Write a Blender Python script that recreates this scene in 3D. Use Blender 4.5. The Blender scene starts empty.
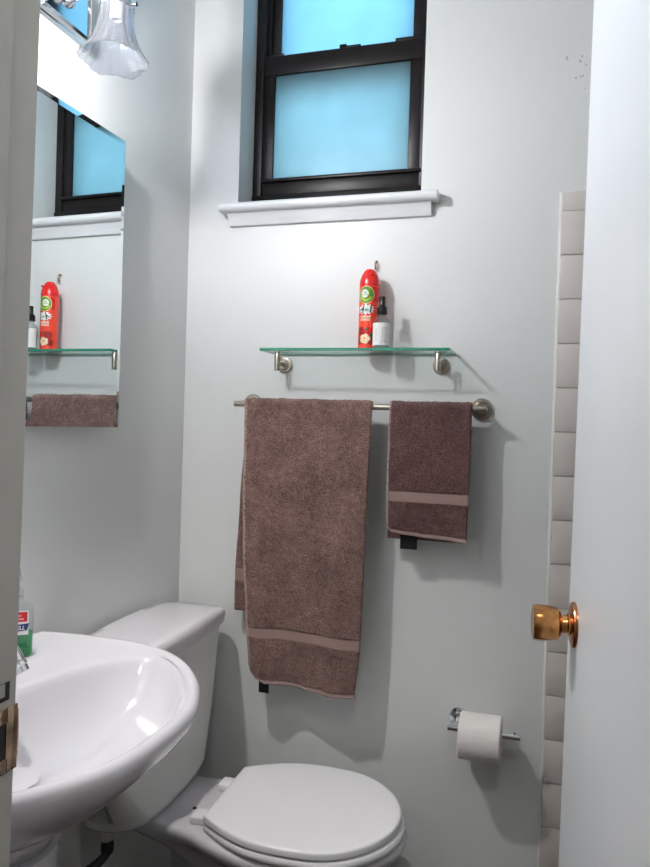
import bpy, bmesh, math, random
from mathutils import Vector, Matrix, noise
random.seed(7)
PI = math.pi
S = bpy.context.scene
COL = S.collection

# ------------------------------------------------------------------ materials
def s2l(c):
    return tuple(((v/255.0)/12.92 if v/255.0 <= .04045 else ((v/255.0+.055)/1.055)**2.4) for v in c)

def mat(name, rgb, rough=.5, metal=0.0, spec=.5, bump=0.0, bscale=200.0, var=0.0, vscale=20.0, coat=0.0,
        emit=None, estr=0.0, detail=4.0, sheen=0.0, bdist=.002):
    m = bpy.data.materials.new(name); m.use_nodes = True
    nt = m.node_tree; b = nt.nodes['Principled BSDF']
    c = s2l(rgb) + (1,)
    b.inputs['Base Color'].default_value = c
    b.inputs['Roughness'].default_value = rough
    b.inputs['Metallic'].default_value = metal
    b.inputs['Specular IOR Level'].default_value = spec
    b.inputs['Coat Weight'].default_value = coat
    b.inputs['Coat Roughness'].default_value = .08
    if sheen:
        b.inputs['Sheen Weight'].default_value = sheen
    if emit:
        b.inputs['Emission Color'].default_value = s2l(emit) + (1,)
        b.inputs['Emission Strength'].default_value = estr
    tc = nt.nodes.new('ShaderNodeTexCoord')
    if bump:
        n = nt.nodes.new('ShaderNodeTexNoise'); n.inputs['Scale'].default_value = bscale
        n.inputs['Detail'].default_value = detail
        nt.links.new(tc.outputs['Object'], n.inputs['Vector'])
        bp = nt.nodes.new('ShaderNodeBump'); bp.inputs['Strength'].default_value = bump
        bp.inputs['Distance'].default_value = bdist
        nt.links.new(n.outputs['Fac'], bp.inputs['Height'])
        nt.links.new(bp.outputs['Normal'], b.inputs['Normal'])
    if var:
        n2 = nt.nodes.new('ShaderNodeTexNoise'); n2.inputs['Scale'].default_value = vscale
        n2.inputs['Detail'].default_value = 5
        nt.links.new(tc.outputs['Object'], n2.inputs['Vector'])
        r = nt.nodes.new('ShaderNodeValToRGB')
        r.color_ramp.elements[0].position = .3; r.color_ramp.elements[1].position = .7
        r.color_ramp.elements[0].color = tuple(max(0, x*(1-var)) for x in c[:3]) + (1,)
        r.color_ramp.elements[1].color = tuple(min(1, x*(1+var)) for x in c[:3]) + (1,)
        nt.links.new(n2.outputs['Fac'], r.inputs['Fac'])
        nt.links.new(r.outputs['Color'], b.inputs['Base Color'])
    return m

def glassy(name, tint, transp=.8, gloss_rough=.02, translucent=0.0, tcol=(255, 255, 255), fres=1.45, pwr=4.0):
    """clear thin glass or plastic: tinted transparency under a fresnel gloss, with an optional milky share"""
    m = bpy.data.materials.new(name); m.use_nodes = True
    nt = m.node_tree; nt.nodes.clear()
    out = nt.nodes.new('ShaderNodeOutputMaterial')
    tr = nt.nodes.new('ShaderNodeBsdfTransparent'); tr.inputs['Color'].default_value = s2l(tint) + (1,)
    gl = nt.nodes.new('ShaderNodeBsdfGlossy'); gl.inputs['Roughness'].default_value = gloss_rough
    lw = nt.nodes.new('ShaderNodeLayerWeight'); lw.inputs['Blend'].default_value = .5
    pw = nt.nodes.new('ShaderNodeMath'); pw.operation = 'POWER'; pw.inputs[1].default_value = pwr
    nt.links.new(lw.outputs['Facing'], pw.inputs[0])
    fr = nt.nodes.new('ShaderNodeMath'); fr.operation = 'MULTIPLY_ADD'; fr.use_clamp = True
    f0 = ((fres-1)/(fres+1))**2; fr.inputs[1].default_value = .75; fr.inputs[2].default_value = f0
    nt.links.new(pw.outputs[0], fr.inputs[0])
    body = tr.outputs[0]
    if translucent:
        tl = nt.nodes.new('ShaderNodeBsdfTranslucent'); tl.inputs['Color'].default_value = s2l(tcol) + (1,)
        df = nt.nodes.new('ShaderNodeBsdfDiffuse'); df.inputs['Color'].default_value = s2l(tcol) + (1,)
        mm = nt.nodes.new('ShaderNodeMixShader'); mm.inputs[0].default_value = .5
        nt.links.new(tl.outputs[0], mm.inputs[1]); nt.links.new(df.outputs[0], mm.inputs[2])
        m2 = nt.nodes.new('ShaderNodeMixShader'); m2.inputs[0].default_value = translucent
        nt.links.new(tr.outputs[0], m2.inputs[1]); nt.links.new(mm.outputs[0], m2.inputs[2])
        body = m2.outputs[0]
    mx = nt.nodes.new('ShaderNodeMixShader')
    nt.links.new(fr.outputs[0], mx.inputs[0]); nt.links.new(body, mx.inputs[1]); nt.links.new(gl.outputs[0], mx.inputs[2])
    nt.links.new(mx.outputs[0], out.inputs['Surface'])
    return m

M = {}
M['wall'] = mat('wall_paint', (219, 221, 220), .42, spec=.45, bump=.12, bscale=55, detail=6, var=.025, vscale=3)
M['wall_left'] = M['wall']
M['ceiling'] = mat('ceiling_paint', (215, 215, 213), .8)
M['trim'] = mat('gloss_trim_paint', (224, 226, 228), .3, spec=.5, bump=.06, bscale=30)
M['doorpaint'] = mat('door_paint', (224, 227, 231), .38, spec=.5, bump=.06, bscale=18, var=.02, vscale=4)
M['jambpaint'] = mat('jamb_paint', (196, 194, 188), .4, spec=.4, bump=.15, bscale=14, var=.07, vscale=9)
M['floor'] = mat('floor_tile', (58, 44, 38), .35, var=.2, vscale=9)
M['hallfloor'] = mat('hall_floor', (110, 84, 60), .5, var=.2, vscale=4)
M['porcelain'] = mat('porcelain', (217, 215, 221), .12, spec=.55, coat=.35)
M['tank'] = mat('tank_porcelain', (228, 229, 226), .12, spec=.55, coat=.3)
M['seat'] = mat('seat_plastic', (246, 245, 249), .25, spec=.5)
M['tile'] = mat('wall_tile_glaze', (206, 199, 194), .2, spec=.5, var=.03, vscale=7)
M['grout'] = mat('grout', (190, 183, 172), .8)
M['caulk'] = mat('caulk', (222, 222, 216), .5)
M['chrome'] = mat('chrome', (225, 228, 232), .07, metal=1)
M['nickel'] = mat('brushed_nickel', (172, 163, 152), .28, metal=1, bump=.05, bscale=300)
M['brass'] = mat('worn_brass', (190, 136, 84), .22, metal=1, var=.75, vscale=30)
M['brassrose'] = mat('worn_brass_rose', (196, 132, 92), .24, metal=1, var=.3, vscale=30)
M['strike'] = mat('tarnished_strike', (184, 158, 134), .10, metal=1, var=.6, vscale=45)
M['black'] = mat('black_plastic', (14, 14, 15), .3)
M['blackcloth'] = mat('black_cloth_tag', (9, 9, 10), .8)
M['bronze'] = mat('window_bronze', (22, 18, 18), .38, spec=.3, var=.2, vscale=25)
M['red'] = mat('red_lacquer', (222, 30, 26), .22, spec=.5, coat=.3)
M['orange'] = mat('orange_red_label', (238, 70, 44), .25, spec=.5, coat=.3)
M['green'] = mat('label_green', (92, 142, 30), .3)
M['dgreen'] = mat('label_dark_green', (12, 92, 66), .3)
M['lime'] = mat('label_lime', (170, 190, 60), .3)
M['white'] = mat('label_white', (236, 236, 234), .4)
M['cream'] = mat('label_cream', (244, 218, 178), .4)
M['dred'] = mat('label_dark_red', (150, 22, 18), .35)
M['navy'] = mat('label_navy', (20, 42, 110), .35)
M['inkgrey'] = mat('label_grey_ink', (110, 104, 110), .5)
M['labelred'] = mat('label_red', (206, 26, 34), .35)
M['pinkish'] = mat('label_pale_orange', (246, 190, 160), .4)
M['paper'] = mat('toilet_paper', (232, 228, 226), .9, bump=.35, bscale=160, spec=.1)
M['card'] = mat('cardboard', (150, 125, 100), .9)
def terry(name, rgb):
    m = mat(name, rgb, .95, spec=.04, bump=1.0, bscale=360, sheen=.15, bdist=.004)
    nt = m.node_tree; b = nt.nodes['Principled BSDF']; c = s2l(rgb)
    tc = nt.nodes.new('ShaderNodeTexCoord')
    prev = None
    for sc, lo, hi in ((330, .50, 1.55), (60, .84, 1.17), (14, .82, 1.2)):     # loop pile, then crushed patches of the pile
        n = nt.nodes.new('ShaderNodeTexNoise'); n.inputs['Scale'].default_value = sc; n.inputs['Detail'].default_value = 3
        nt.links.new(tc.outputs['Object'], n.inputs['Vector'])
        mr = nt.nodes.new('ShaderNodeMapRange'); mr.inputs[1].default_value = .32; mr.inputs[2].default_value = .68
        mr.inputs[3].default_value = lo; mr.inputs[4].default_value = hi
        nt.links.new(n.outputs['Fac'], mr.inputs[0])
        if prev is None: prev = mr.outputs[0]
        else:
            k = nt.nodes.new('ShaderNodeMath'); k.operation = 'MULTIPLY'
            nt.links.new(prev, k.inputs[0]); nt.links.new(mr.outputs[0], k.inputs[1]); prev = k.outputs[0]
    v = nt.nodes.new('ShaderNodeVectorMath'); v.operation = 'SCALE'; v.inputs[0].default_value = c
    nt.links.new(prev, v.inputs['Scale']); nt.links.new(v.outputs[0], b.inputs['Base Color'])
    return m
M['terry'] = terry('terry_cloth', (126, 100, 94))
M['terry_dark'] = terry('terry_cloth_plum', (102, 76, 74))
M['band'] = mat('woven_band_cloth', (152, 128, 122), .8, spec=.1, bump=.3, bscale=700)
M['hem'] = mat('hem_cloth', (168, 144, 138), .85, spec=.1, bump=.5, bscale=500)
M['mirror'] = mat('mirror_silver', (236, 242, 243), .0, metal=1)
M['mirrorback'] = mat('cabinet_white', (196, 198, 198), .5)
M['shelfglass'] = glassy('shelf_glass', (250, 254, 253), fres=1.3)
M['shelfedge'] = mat('shelf_glass_edge', (22, 132, 104), .12, spec=.6, coat=.3)
M['shade'] = glassy('ribbed_glass', (232, 234, 238), translucent=.05, pwr=1.8, tcol=(250, 250, 252), gloss_rough=.05, fres=1.6)
M['clear'] = glassy('clear_plastic', (242, 246, 246), translucent=.08, fres=1.4, gloss_rough=.04)
M['gel'] = glassy('green_gel', (96, 204, 150), translucent=.25, tcol=(120, 214, 165), fres=1.35)
M['liquid'] = glassy('clear_liquid', (225, 228, 226), translucent=.15, fres=1.33)
M['bulb_on'] = mat('lit_bulb', (255, 250, 244), .4, emit=(255, 250, 245), estr=1200)
M['bulb_off'] = mat('white_bulb', (240, 240, 240), .3)
M['hose'] = mat('black_hose', (16, 15, 15), .45)
M['pvc'] = mat('white_nut', (190, 182, 172), .5)
M['brick'] = mat('outside_wall', (120, 116, 112), .9)
M['curtain'] = mat('hall_wall', (188, 186, 180), .7)

# frosted window pane: diffusing glass
def frosted(name, col):
    m = bpy.data.materials.new(name); m.use_nodes = True
    nt = m.node_tree; nt.nodes.clear()
    out = nt.nodes.new('ShaderNodeOutputMaterial')
    tl = nt.nodes.new('ShaderNodeBsdfTranslucent')
    tc = nt.nodes.new('ShaderNodeTexCoord'); n = nt.nodes.new('ShaderNodeTexNoise')
    n.inputs['Scale'].default_value = 9; n.inputs['Detail'].default_value = 6
    nt.links.new(tc.outputs['Object'], n.inputs['Vector'])
    r = nt.nodes.new('ShaderNodeValToRGB'); c = s2l(col)
    r.color_ramp.elements[0].position = .3; r.color_ramp.elements[1].position = .75
    r.color_ramp.elements[0].color = tuple(x*.9 for x in c) + (1,); r.color_ramp.elements[1].color = c + (1,)
    nt.links.new(n.outputs['Fac'], r.inputs['Fac']); nt.links.new(r.outputs['Color'], tl.inputs['Color'])
    gl = nt.nodes.new('ShaderNodeBsdfGlossy'); gl.inputs['Roughness'].default_value = .35
    mx = nt.nodes.new('ShaderNodeMixShader'); mx.inputs[0].default_value = .06
    nt.links.new(tl.outputs[0], mx.inputs[1]); nt.links.new(gl.outputs[0], mx.inputs[2])
    nt.links.new(mx.outputs[0], out.inputs['Surface'])
    return m
M['frost'] = frosted('frosted_pane', (236, 236, 230))
M['frost2'] = frosted('frosted_upper_pane', (236, 244, 246))

# back wall paint: same paint with a few chipped flecks high on the right
def chipped():
    m = M['wall'].copy(); m.name = 'back_wall_paint'
    nt = m.node_tree; b = nt.nodes['Principled BSDF']
    src = b.inputs['Base Color'].links[0].from_socket
    tc = nt.nodes.new('ShaderNodeTexCoord')
    n = nt.nodes.new('ShaderNodeTexNoise'); n.inputs['Scale'].default_value = 60; n.inputs['Detail'].default_value = 4
    nt.links.new(tc.outputs['Object'], n.inputs['Vector'])
    d = nt.nodes.new('ShaderNodeVectorMath'); d.operation = 'DISTANCE'; d.inputs[1].default_value = (.03, 1.87, 2.15)
    nt.links.new(tc.outputs['Object'], d.inputs[0])
    mr = nt.nodes.new('ShaderNodeMapRange'); mr.inputs[1].default_value = .02; mr.inputs[2].default_value = .09
    mr.inputs[3].default_value = .08; mr.inputs[4].default_value = -.12
    nt.links.new(d.outputs['Value'], mr.inputs[0])
    a = nt.nodes.new('ShaderNodeMath'); a.operation = 'ADD'
    nt.links.new(n.outputs['Fac'], a.inputs[0]); nt.links.new(mr.outputs[0], a.inputs[1])
    g = nt.nodes.new('ShaderNodeMath'); g.operation = 'GREATER_THAN'; g.inputs[1].default_value = .69
    nt.links.new(a.outputs[0], g.inputs[0])
    mix = nt.nodes.new('ShaderNodeMixRGB'); mix.inputs[2].default_value = s2l((176, 172, 166)) + (1,)
    nt.links.new(g.outputs[0], mix.inputs[0]); nt.links.new(src, mix.inputs[1])
    nt.links.new(mix.outputs[0], b.inputs['Base Color'])
    return m
M['backwall'] = chipped()

# ------------------------------------------------------------------ builders
ORG = {}
def thing(name, loc, label, cat, group=None, rotz=0, local=False):
    o = bpy.data.objects.new(name, None); COL.objects.link(o)
    o.location = loc; o.rotation_euler = (0, 0, rotz); o.empty_display_size = .05
    o['label'] = label; o['category'] = cat
    if group: o['group'] = group
    ORG[o.name] = Vector((0, 0, 0)) if local else Vector(loc)
    return o

def mk(name, bm, m, parent=None, loc=None, smooth=True, sharp=35, label=None):
    """link a bmesh given in world space (or the thing's own space) as one object"""
    if parent is not None:
        org = ORG[parent.name]
    else:
        org = Vector(loc) if loc else Vector((0, 0, 0))
    bmesh.ops.translate(bm, verts=bm.verts, vec=-org)
    bmesh.ops.recalc_face_normals(bm, faces=bm.faces)
    me = bpy.data.meshes.new(name); bm.to_mesh(me); bm.free()
    mats = m if isinstance(m, (list, tuple)) else [m]
    for x in mats: me.materials.append(x)
    if smooth:
        me.shade_smooth()
        me.set_sharp_from_angle(angle=math.radians(sharp))
    o = bpy.data.objects.new(name, me); COL.objects.link(o)
    if parent is not None:
        o.parent = parent; ORG[o.name] = org
    else:
        o.location = org; ORG[o.name] = org
    if label: o['label'] = label
    return o

def tag(o, label, cat, group=None):
    o['label'] = label; o['category'] = cat
    if group: o['group'] = group
    return o
def struct(o, label=None, cat=None):
    o['kind'] = 'structure'
    if label: o['label'] = label
    if cat: o['category'] = cat
    return o

def nb(): return bmesh.new()

def add_box(bm, lo, hi, bev=0.0, seg=2):
    lo = Vector(lo); hi = Vector(hi)
    r = bmesh.ops.create_cube(bm, size=1.0)
    vs = r['verts']
    for v in vs:
        v.co = Vector([(lo[i]+hi[i])/2 + v.co[i]*(hi[i]-lo[i]) for i in range(3)])
    if bev:
        es = list({e for v in vs for e in v.link_edges})
        bmesh.ops.bevel(bm, geom=es, offset=bev, segments=seg, affect='EDGES', profile=.5)
    return bm
def box(lo, hi, bev=0.0, seg=2): return add_box(nb(), lo, hi, bev, seg)

def add_rings(bm, rings, closed=True, cap0=True, cap1=True):
    vr = [[bm.verts.new(p) for p in r] for r in rings]
    n = len(rings[0])
    for a, b in zip(vr[:-1], vr[1:]):
        for i in range(n if closed else n-1):
            j = (i+1) % n
            try: bm.faces.new((a[i], a[j], b[j], b[i]))
            except ValueError: pass
    if cap0 and closed: bm.faces.new(vr[0][::-1])
    if cap1 and closed: bm.faces.new(vr[-1])
    return bm

def frame_axes(axis):
    a = Vector(axis).normalized()
    h = Vector((0, 0, 1)) if abs(a.z) < .9 else Vector((1, 0, 0))
    u = a.cross(h).normalized(); v = a.cross(u).normalized()
    return a, u, v

def add_lathe(bm, origin, axis, prof, n=48, cap0=True, cap1=True, rfun=None):
    """prof: list of (distance along axis, radius)"""
    a, u, v = frame_axes(axis); o = Vector(origin)
    rings = []
    for (h, r) in prof:
        ring = []
        for k in range(n):
            t = 2*PI*k/n; rr = r*(rfun(t, h) if rfun else 1)
            ring.append(o + a*h + (u*math.cos(t)+v*math.sin(t))*max(rr, 1e-5))
        rings.append(ring)
    return add_rings(bm, rings, True, cap0, cap1)
def lathe(*a, **k): return add_lathe(nb(), *a, **k)

def catmull(pts, n, closed=False):
    P = [Vector(p) for p in pts]; out = []
    m = len(P)
    segs = m if closed else m-1
    for i in range(segs):
        p0 = P[(i-1) % m] if closed or i > 0 else P[0]
        p1 = P[i]; p2 = P[(i+1) % m]
        p3 = P[(i+2) % m] if closed or i+2 < m else P[-1]
        for k in range(n):
            t = k/n
            out.append(.5*((2*p1)+(-p0+p2)*t+(2*p0-5*p1+4*p2-p3)*t*t+(-p0+3*p1-3*p2+p3)*t**3))
    if not closed: out.append(P[-1])
    return out

def add_tube(bm, pts, r, n=16, rads=None):
    P = [Vector(p) for p in pts]
    rings = []; up = None
    for i, p in enumerate(P):
        d = (P[min(i+1, len(P)-1)] - P[max(i-1, 0)]).normalized()
        if up is None:
            _, u, v = frame_axes(d)
        else:
            u = (up - d*up.dot(d)).normalized(); v = d.cross(u)
        up = u
        rr = rads[i] if rads else r
        rings.append([p + (u*math.cos(2*PI*k/n) + v*math.sin(2*PI*k/n))*rr for k in range(n)])
    return add_rings(bm, rings)
def tube(*a, **k): return add_tube(nb(), *a, **k)

def lerp_tab(tab, x):
    if x <= tab[0][0]: return tab[0][1]
    for (a, va), (b, vb) in zip(tab[:-1], tab[1:]):
        if x <= b:
            t = (x-a)/(b-a); t = t*t*(3-2*t)*.5 + t*.5
            return va + (vb-va)*t
    return tab[-1][1]

# ------------------------------------------------------------------ dimensions
XL, YB, XR = -.997, 1.87, .78      # left wall, back wall, tub wall
YF = .576                          # bathroom side of the door wall
ZC = 2.95
JX, HX = -.47, .135                # door opening
WX0, WX1, WZ0, WZ1 = -.851, -.348, 1.890, 2.86

# ------------------------------------------------------------------ room shell
def wall(name, boxes, m):
    bm = nb()
    for lo, hi in boxes: add_box(bm, lo, hi)
    return struct(mk(name, bm, m, smooth=False))
wall('wall_left', [((XL-.1, YF, 0), (XL, YB+.001, ZC))], M['wall'])
wall('wall_back', [((XL-.1, YB, 0), (WX0, YB+.30, ZC)), ((WX1, YB, 0), (XR+.1, YB+.30, ZC)),
                   ((WX0, YB, 0), (WX1, YB+.30, WZ0)), ((WX0, YB, WZ1), (WX1, YB+.30, ZC))], M['backwall'])
wall('wall_right', [((XR, YF, 0), (XR+.1, YB, ZC))], M['wall'])
wall('wall_front', [((XL-.1, YF-.115, 0), (JX-.022, YF, ZC)), ((HX+.022, YF-.115, 0), (XR+.1, YF, ZC)),
                    ((JX-.022, YF-.115, 2.12), (HX+.022, YF, ZC))], M['wall'])
wall('floor', [((XL-.1, YF-.06, -.1), (XR+.1, YB+.1, 0))], M['floor'])
wall('ceiling', [((XL-.1, -1.3, ZC), (XR+.1, YB+.3, ZC+.1))], M['ceiling'])
wall('wall_hall_left', [((-1.1, -1.3, 0), (-1.0, YF-.115, ZC))], M['curtain'])
wall('wall_hall_right', [((.8, -1.3, 0), (.9, YF-.115, ZC))], M['curtain'])
wall('wall_hall_rear', [((-1.1, -1.4, 0), (.9, -1.3, ZC))], M['curtain'])
wall('floor_hall', [((-1.1, -1.4, -.1), (.9, YF-.06, 0))], M['hallfloor'])

# door lining with stop; left one carries the strike plate
bm = nb()
add_box(bm, (JX-.022, YF-.118, 0), (JX, YF, 2.12), .002)
add_box(bm, (JX-.001, YF-.095, 0), (JX+.011, YF-.047, 2.10), .002)
for v in bm.verts: v.co.x += .012*(v.co.z-1.22)
jl = struct(mk('trim_1', bm, M['jambpaint']))
bm = nb()
zc = 1.008; JX -= .0025
# strike: flat plate with a bolt opening plus a curved lip running past the corner
x0 = JX+.0008
add_box(bm, (JX-.0005, YF-.046, zc-.036), (JX+.0018, YF-.034, zc+.024), .0006)
add_box(bm, (JX-.0005, YF-.014, zc-.036), (JX+.0018, YF+.001, zc+.024), .0006)
add_box(bm, (JX-.0005, YF-.036, zc+.010), (JX+.0018, YF-.012, zc+.024), .0006)
add_box(bm, (JX-.0005, YF-.036, zc-.036), (JX+.0018, YF-.012, zc-.022), .0006)
for i in range(5):
    a0 = i*.28; a1 = (i+1)*.28
    p0 = (JX+.001-.010*(1-math.cos(a0)), YF+.010*math.sin(a0)); p1 = (JX+.001-.010*(1-math.cos(a1)), YF+.010*math.sin(a1))
    add_rings(bm, [[(p0[0], p0[1], zc-.028+i*.002), (p1[0], p1[1], zc-.026+i*.002), (p1[0], p1[1], zc+.018-i*.001), (p0[0], p0[1], zc+.019-i*.001)],
                   [(p0[0]-.0018, p0[1]-.0006, zc-.028+i*.002), (p1[0]-.0018, p1[1]-.0006, zc-.026+i*.002), (p1[0]-.0018, p1[1]-.0006, zc+.018-i*.001), (p0[0]-.0018, p0[1]-.0006, zc+.019-i*.001)]])
mk('strike_plate', bm, M['strike'], jl, label='tarnished brass strike plate')
bm = box((JX-.0003, YF-.036, zc-.022), (JX+.0006, YF-.012, zc+.010))
mk('bolt_hole', bm, M['black'], jl)
bm = box((JX-.0003, YF-.046, zc+.031), (JX+.0008, YF-.010, zc+.048)); 
mk('mortise_patch', bm, M['black'], jl)
bm = box((JX-.0003, YF-.046, zc+.0355), (JX+.0012, YF-.0165, zc+.0475))
mk('painted_filler', bm, M['jambpaint'], jl)
JX += .0025
bm = nb()
add_box(bm, (HX, YF-.118, 0), (HX+.022, YF, 2.12), .002)
add_box(bm, (HX-.011, YF-.095, 0), (HX+.001, YF-.047, 2.10), .002)
struct(mk('trim_2', bm, M['jambpaint']))
bm = nb()
add_box(bm, (JX-.022, YF-.118, 2.10), (HX+.022, YF, 2.12), .002)
struct(mk('trim_3', bm, M['jambpaint']))

# ------------------------------------------------------------------ door with knob
EX, EY = .0262, 1.217               # free edge, on the face seen
hy = YF+.012
hxp = .108
dv = Vector((EX-hxp, EY-hy, 0)); L = dv.length; dv.normalize()
nrm = Vector((-dv.y, dv.x, 0))       # out of the visible face (towards -x)
def dpt(a, b, z): # a along from the hinge, b out of the visible face
    p = Vector((hxp, hy, 0)) + dv*a + nrm*b; return Vector((p.x, p.y, z))
bm = box((0, -.035, .012), (L, 0, 2.09), .0018)
for v in bm.verts: v.co = dpt(v.co.x, v.co.y, v.co.z) + Vector((.0058*(v.co.z-1.0), 0, 0))
door = struct(mk('door_1', bm, M['doorpaint'], loc=dpt(0, 0, 0)))
kz = 1.016; ka = L-.060
kc = dpt(ka, 0, kz)
kn = lathe(kc, nrm, [(.014, .0120), (.019, .0125), (.021, .019), (.025, .0232), (.034, .0250), (.045, .0260), (.055, .0260), (.0595, .0250), (.0605, .021), (.0600, .012), (.0595, .001)], 10*4,
           rfun=lambda t, h: 1+(.018*math.cos(8*t) if h > .030 else 0))
kn_o = mk('door_knob', kn, M['brass'], door, sharp=30)
mk('rose', lathe(kc, nrm, [(0, .0335), (.002, .0335), (.005, .0315), (.0065, .026), (.0075, .019), (.008, .012)], 48), M['brassrose'], kn_o)
mk('stem', lathe(kc, nrm, [(.006, .0160), (.010, .0160), (.012, .0135), (.018, .0130)], 32), M['brass'], kn_o)
mk('knob_far', lathe(dpt(ka, -.035, kz), -nrm, [(0, .0335), (.004, .0335), (.008, .028), (.012, .012), (.026, .012), (.032, .022), (.06, .026), (.066, .022), (.067, .001)], 40), M['brass'], door)
for hz in (.25, 1.06, 1.85):
    mk('hinge', lathe(dpt(-.004, -.040, hz-.04), (0, 0, 1), [(0, .005), (.08, .005)], 16), M['strike'], door)

# ------------------------------------------------------------------ window
YW = 1.965
def bar(lo, hi, bev=.0025): return ('b', lo, hi, bev)
bm = nb()
fz0, fz1 = WZ0, WZ1
# outer frame
add_box(bm, (WX0, YW, fz0), (WX0+.026, YW+.075, fz1), .002)
add_box(bm, (WX1-.026, YW, fz0), (WX1, YW+.075, fz1), .002)
add_box(bm, (WX0, YW-.004, fz0), (WX1, YW+.075, fz0+.052), .002)
add_box(bm, (WX0, YW, fz1-.03), (WX1, YW+.075, fz1), .002)
add_box(bm, (WX0+.024, YW+.022, fz0+.016), (WX0+.036, YW+.034, fz1-.03), .001)
add_box(bm, (WX1-.036, YW+.022, fz0+.016), (WX1-.024, YW+.034, fz1-.03), .001)
win = struct(mk('window_1', bm, M['bronze'], loc=(WX0, YW, fz0)))
# lower sash (room side), upper sash (outer track)
mz = 2.334   # top of the meeting rail
bm = nb()
a, b = WX0+.026, WX1-.026
add_box(bm, (a, YW+.005, fz0+.098), (a+.032, YW+.025, mz-.004), .001)
add_box(bm, (b-.032, YW+.005, fz0+.098), (b, YW+.025, mz-.004), .001)
add_box(bm, (a, YW+.004, fz0+.053), (b, YW+.026, fz0+.100), .002)
add_box(bm, (a+.004, YW-.008, fz0+.088), (b+.006, YW+.006, fz0+.097), .002)
add_box(bm, (a, YW+.002, mz-.053), (b, YW+.026, mz), .002)
add_box(bm, (a+.012, YW+.002, mz-.001), (a+.055, YW+.02, mz+.006), .0015)
add_box(bm, (b-.075, YW+.002, mz-.001), (b-.004, YW+.02, mz+.008), .0015)
add_box(bm, (-.605, YW, mz-.002), (-.585, YW+.018, mz+.009), .0015)
add_box(bm, (-.600, YW, mz-.002), (-.545, YW+.018, mz+.004), .0015)
ls = mk('lower_sash', bm, M['bronze'], win)
mk('frosted_pane', box((a+.028, YW+.012, fz0+.094), (b-.028, YW+.016, mz-.044)), M['frost'], ls, smooth=False)
bm = nb()
a2, b2 = WX0+.030, WX1-.030
add_box(bm, (a2, YW+.036, mz-.04), (a2+.030, YW+.058, fz1-.02), .002)
add_box(bm, (b2-.030, YW+.036, mz-.04), (b2, YW+.058, fz1-.02), .002)
add_box(bm, (a2, YW+.036, mz-.045), (b2, YW+.058, mz-.005), .002)
add_box(bm, (a2, YW+.036, fz1-.06), (b2, YW+.058, fz1-.02), .002)
us = mk('upper_sash', bm, M['bronze'], win)
mk('frosted_pane', box((a2+.026, YW+.044, mz-.01), (b2-.026, YW+.048, fz1-.05)), M['frost2'], us, smooth=False)
# unseen bars added outside the panes to shade the top of the lower one
bm = nb()
add_box(bm, (a, YW+.060, mz-.096), (b, YW+.080, mz-.046), .002)
add_box(bm, (a, YW+.082, fz0+.01), (a+.035, YW+.110, fz1), .002)
add_box(bm, (b-.035, YW+.082, fz0+.01), (b, YW+.110, fz1), .002)
add_box(bm, (a, YW+.082, fz0), (b, YW+.110, fz0+.03), .002)
mk('added_shade_bars', bm, M['bronze'], win)
# stool board and apron below
SZ = 1.886
bm = nb()
prof = [(0, 0), (.040, 0), (.046, .003), (.049, .009), (.049, .014), (.045, .020), (.038, .023), (0, .023)]
x0, x1 = -.888, -.300
rings = []
for x in (x0, x1):
    rings.append([(x, YB-d, SZ-.023+h) for d, h in prof])
add_rings(bm, rings)
ap = [(0, 0), (.010, 0), (.013, .004), (.016, .012), (.020, .022), (.026, .028), (.026, .032), (0, .032)]
rings = [[(x, YB-d, SZ-.055+h) for d, h in ap] for x in (x0+.018, x1-.018)]
add_rings(bm, rings)
add_box(bm, (WX0+.001, YB-.001, SZ-.020), (WX1-.001, YW+.002, SZ), .001)
struct(mk('trim_4', bm, M['trim'], loc=(x0, YB, SZ-.055), sharp=50))

# ------------------------------------------------------------------ wall tile by the tub
bm = nb()
tx, tp = -.006, .1052
add_box(bm, (tx+.001, YB-.007, .25), (XR, YB+.0005, 1.869))
bmt = nb()
rows = [(1.824, 1.870)] + [(1.824-tp*(k+1)+.0018, 1.824-tp*k) for k in range(15)]
for (z0, z1) in rows:
    for c in range(8):   # the eighth is a cut strip against the tub wall
        add_box(bmt, (tx+c*tp, YB-.0115, z0), (min(tx+(c+1)*tp-.0018, XR-.001), YB-.002, z1), .0022, 2)
tr = struct(mk('trim_5', bmt, M['tile'], loc=(tx, YB, .3)))
mk('grout_bed', bm, M['grout'], tr, smooth=False)
bm = tube([(tx-.002, YB-.002, .25), (tx-.002, YB-.002, 1.87)], .0045, 8)
mk('caulk_line', bm, M['caulk'], tr)

# bathtub standing behind the door
t = thing('bathtub', (.41, 1.22, 0), 'white bathtub along the right wall, behind the open door', 'bathtub')
def rrect(x0, x1, y0, y1, r, z, n=8):
    out = []
    for cx, cy, a0 in ((x1-r, y1-r, 0), (x0+r, y1-r, PI/2), (x0+r, y0+r, PI), (x1-r, y0+r, 1.5*PI)):
        for k in range(n+1):
            a = a0 + PI/2*k/n; out.append(Vector((cx+r*math.cos(a), cy+r*math.sin(a), z)))
    return out
bx0, bx1, by0, by1 = .185, XR-.003, YF+.003, YB-.013
rings = [rrect(bx0+.004, bx1, by0, by1, .01, 0), rrect(bx0+.004, bx1, by0, by1, .01, .32), rrect(bx0, bx1, by0, by1, .015, .345),
         rrect(bx0, bx1, by0, by1, .015, .355), rrect(bx0+.01, bx1-.01, by0+.01, by1-.01, .02, .362),
         rrect(bx0+.07, bx1-.05, by0+.08, by1-.08, .10, .360), rrect(bx0+.085, bx1-.065, by0+.10, by1-.10, .11, .34),
         rrect(bx0+.11, bx1-.09, by0+.16, by1-.14, .12, .10), rrect(bx0+.16, bx1-.14, by0+.22, by1-.2, .1, .07)]
mk('tub_shell', add_rings(nb(), rings), M['porcelain'], t)
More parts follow.
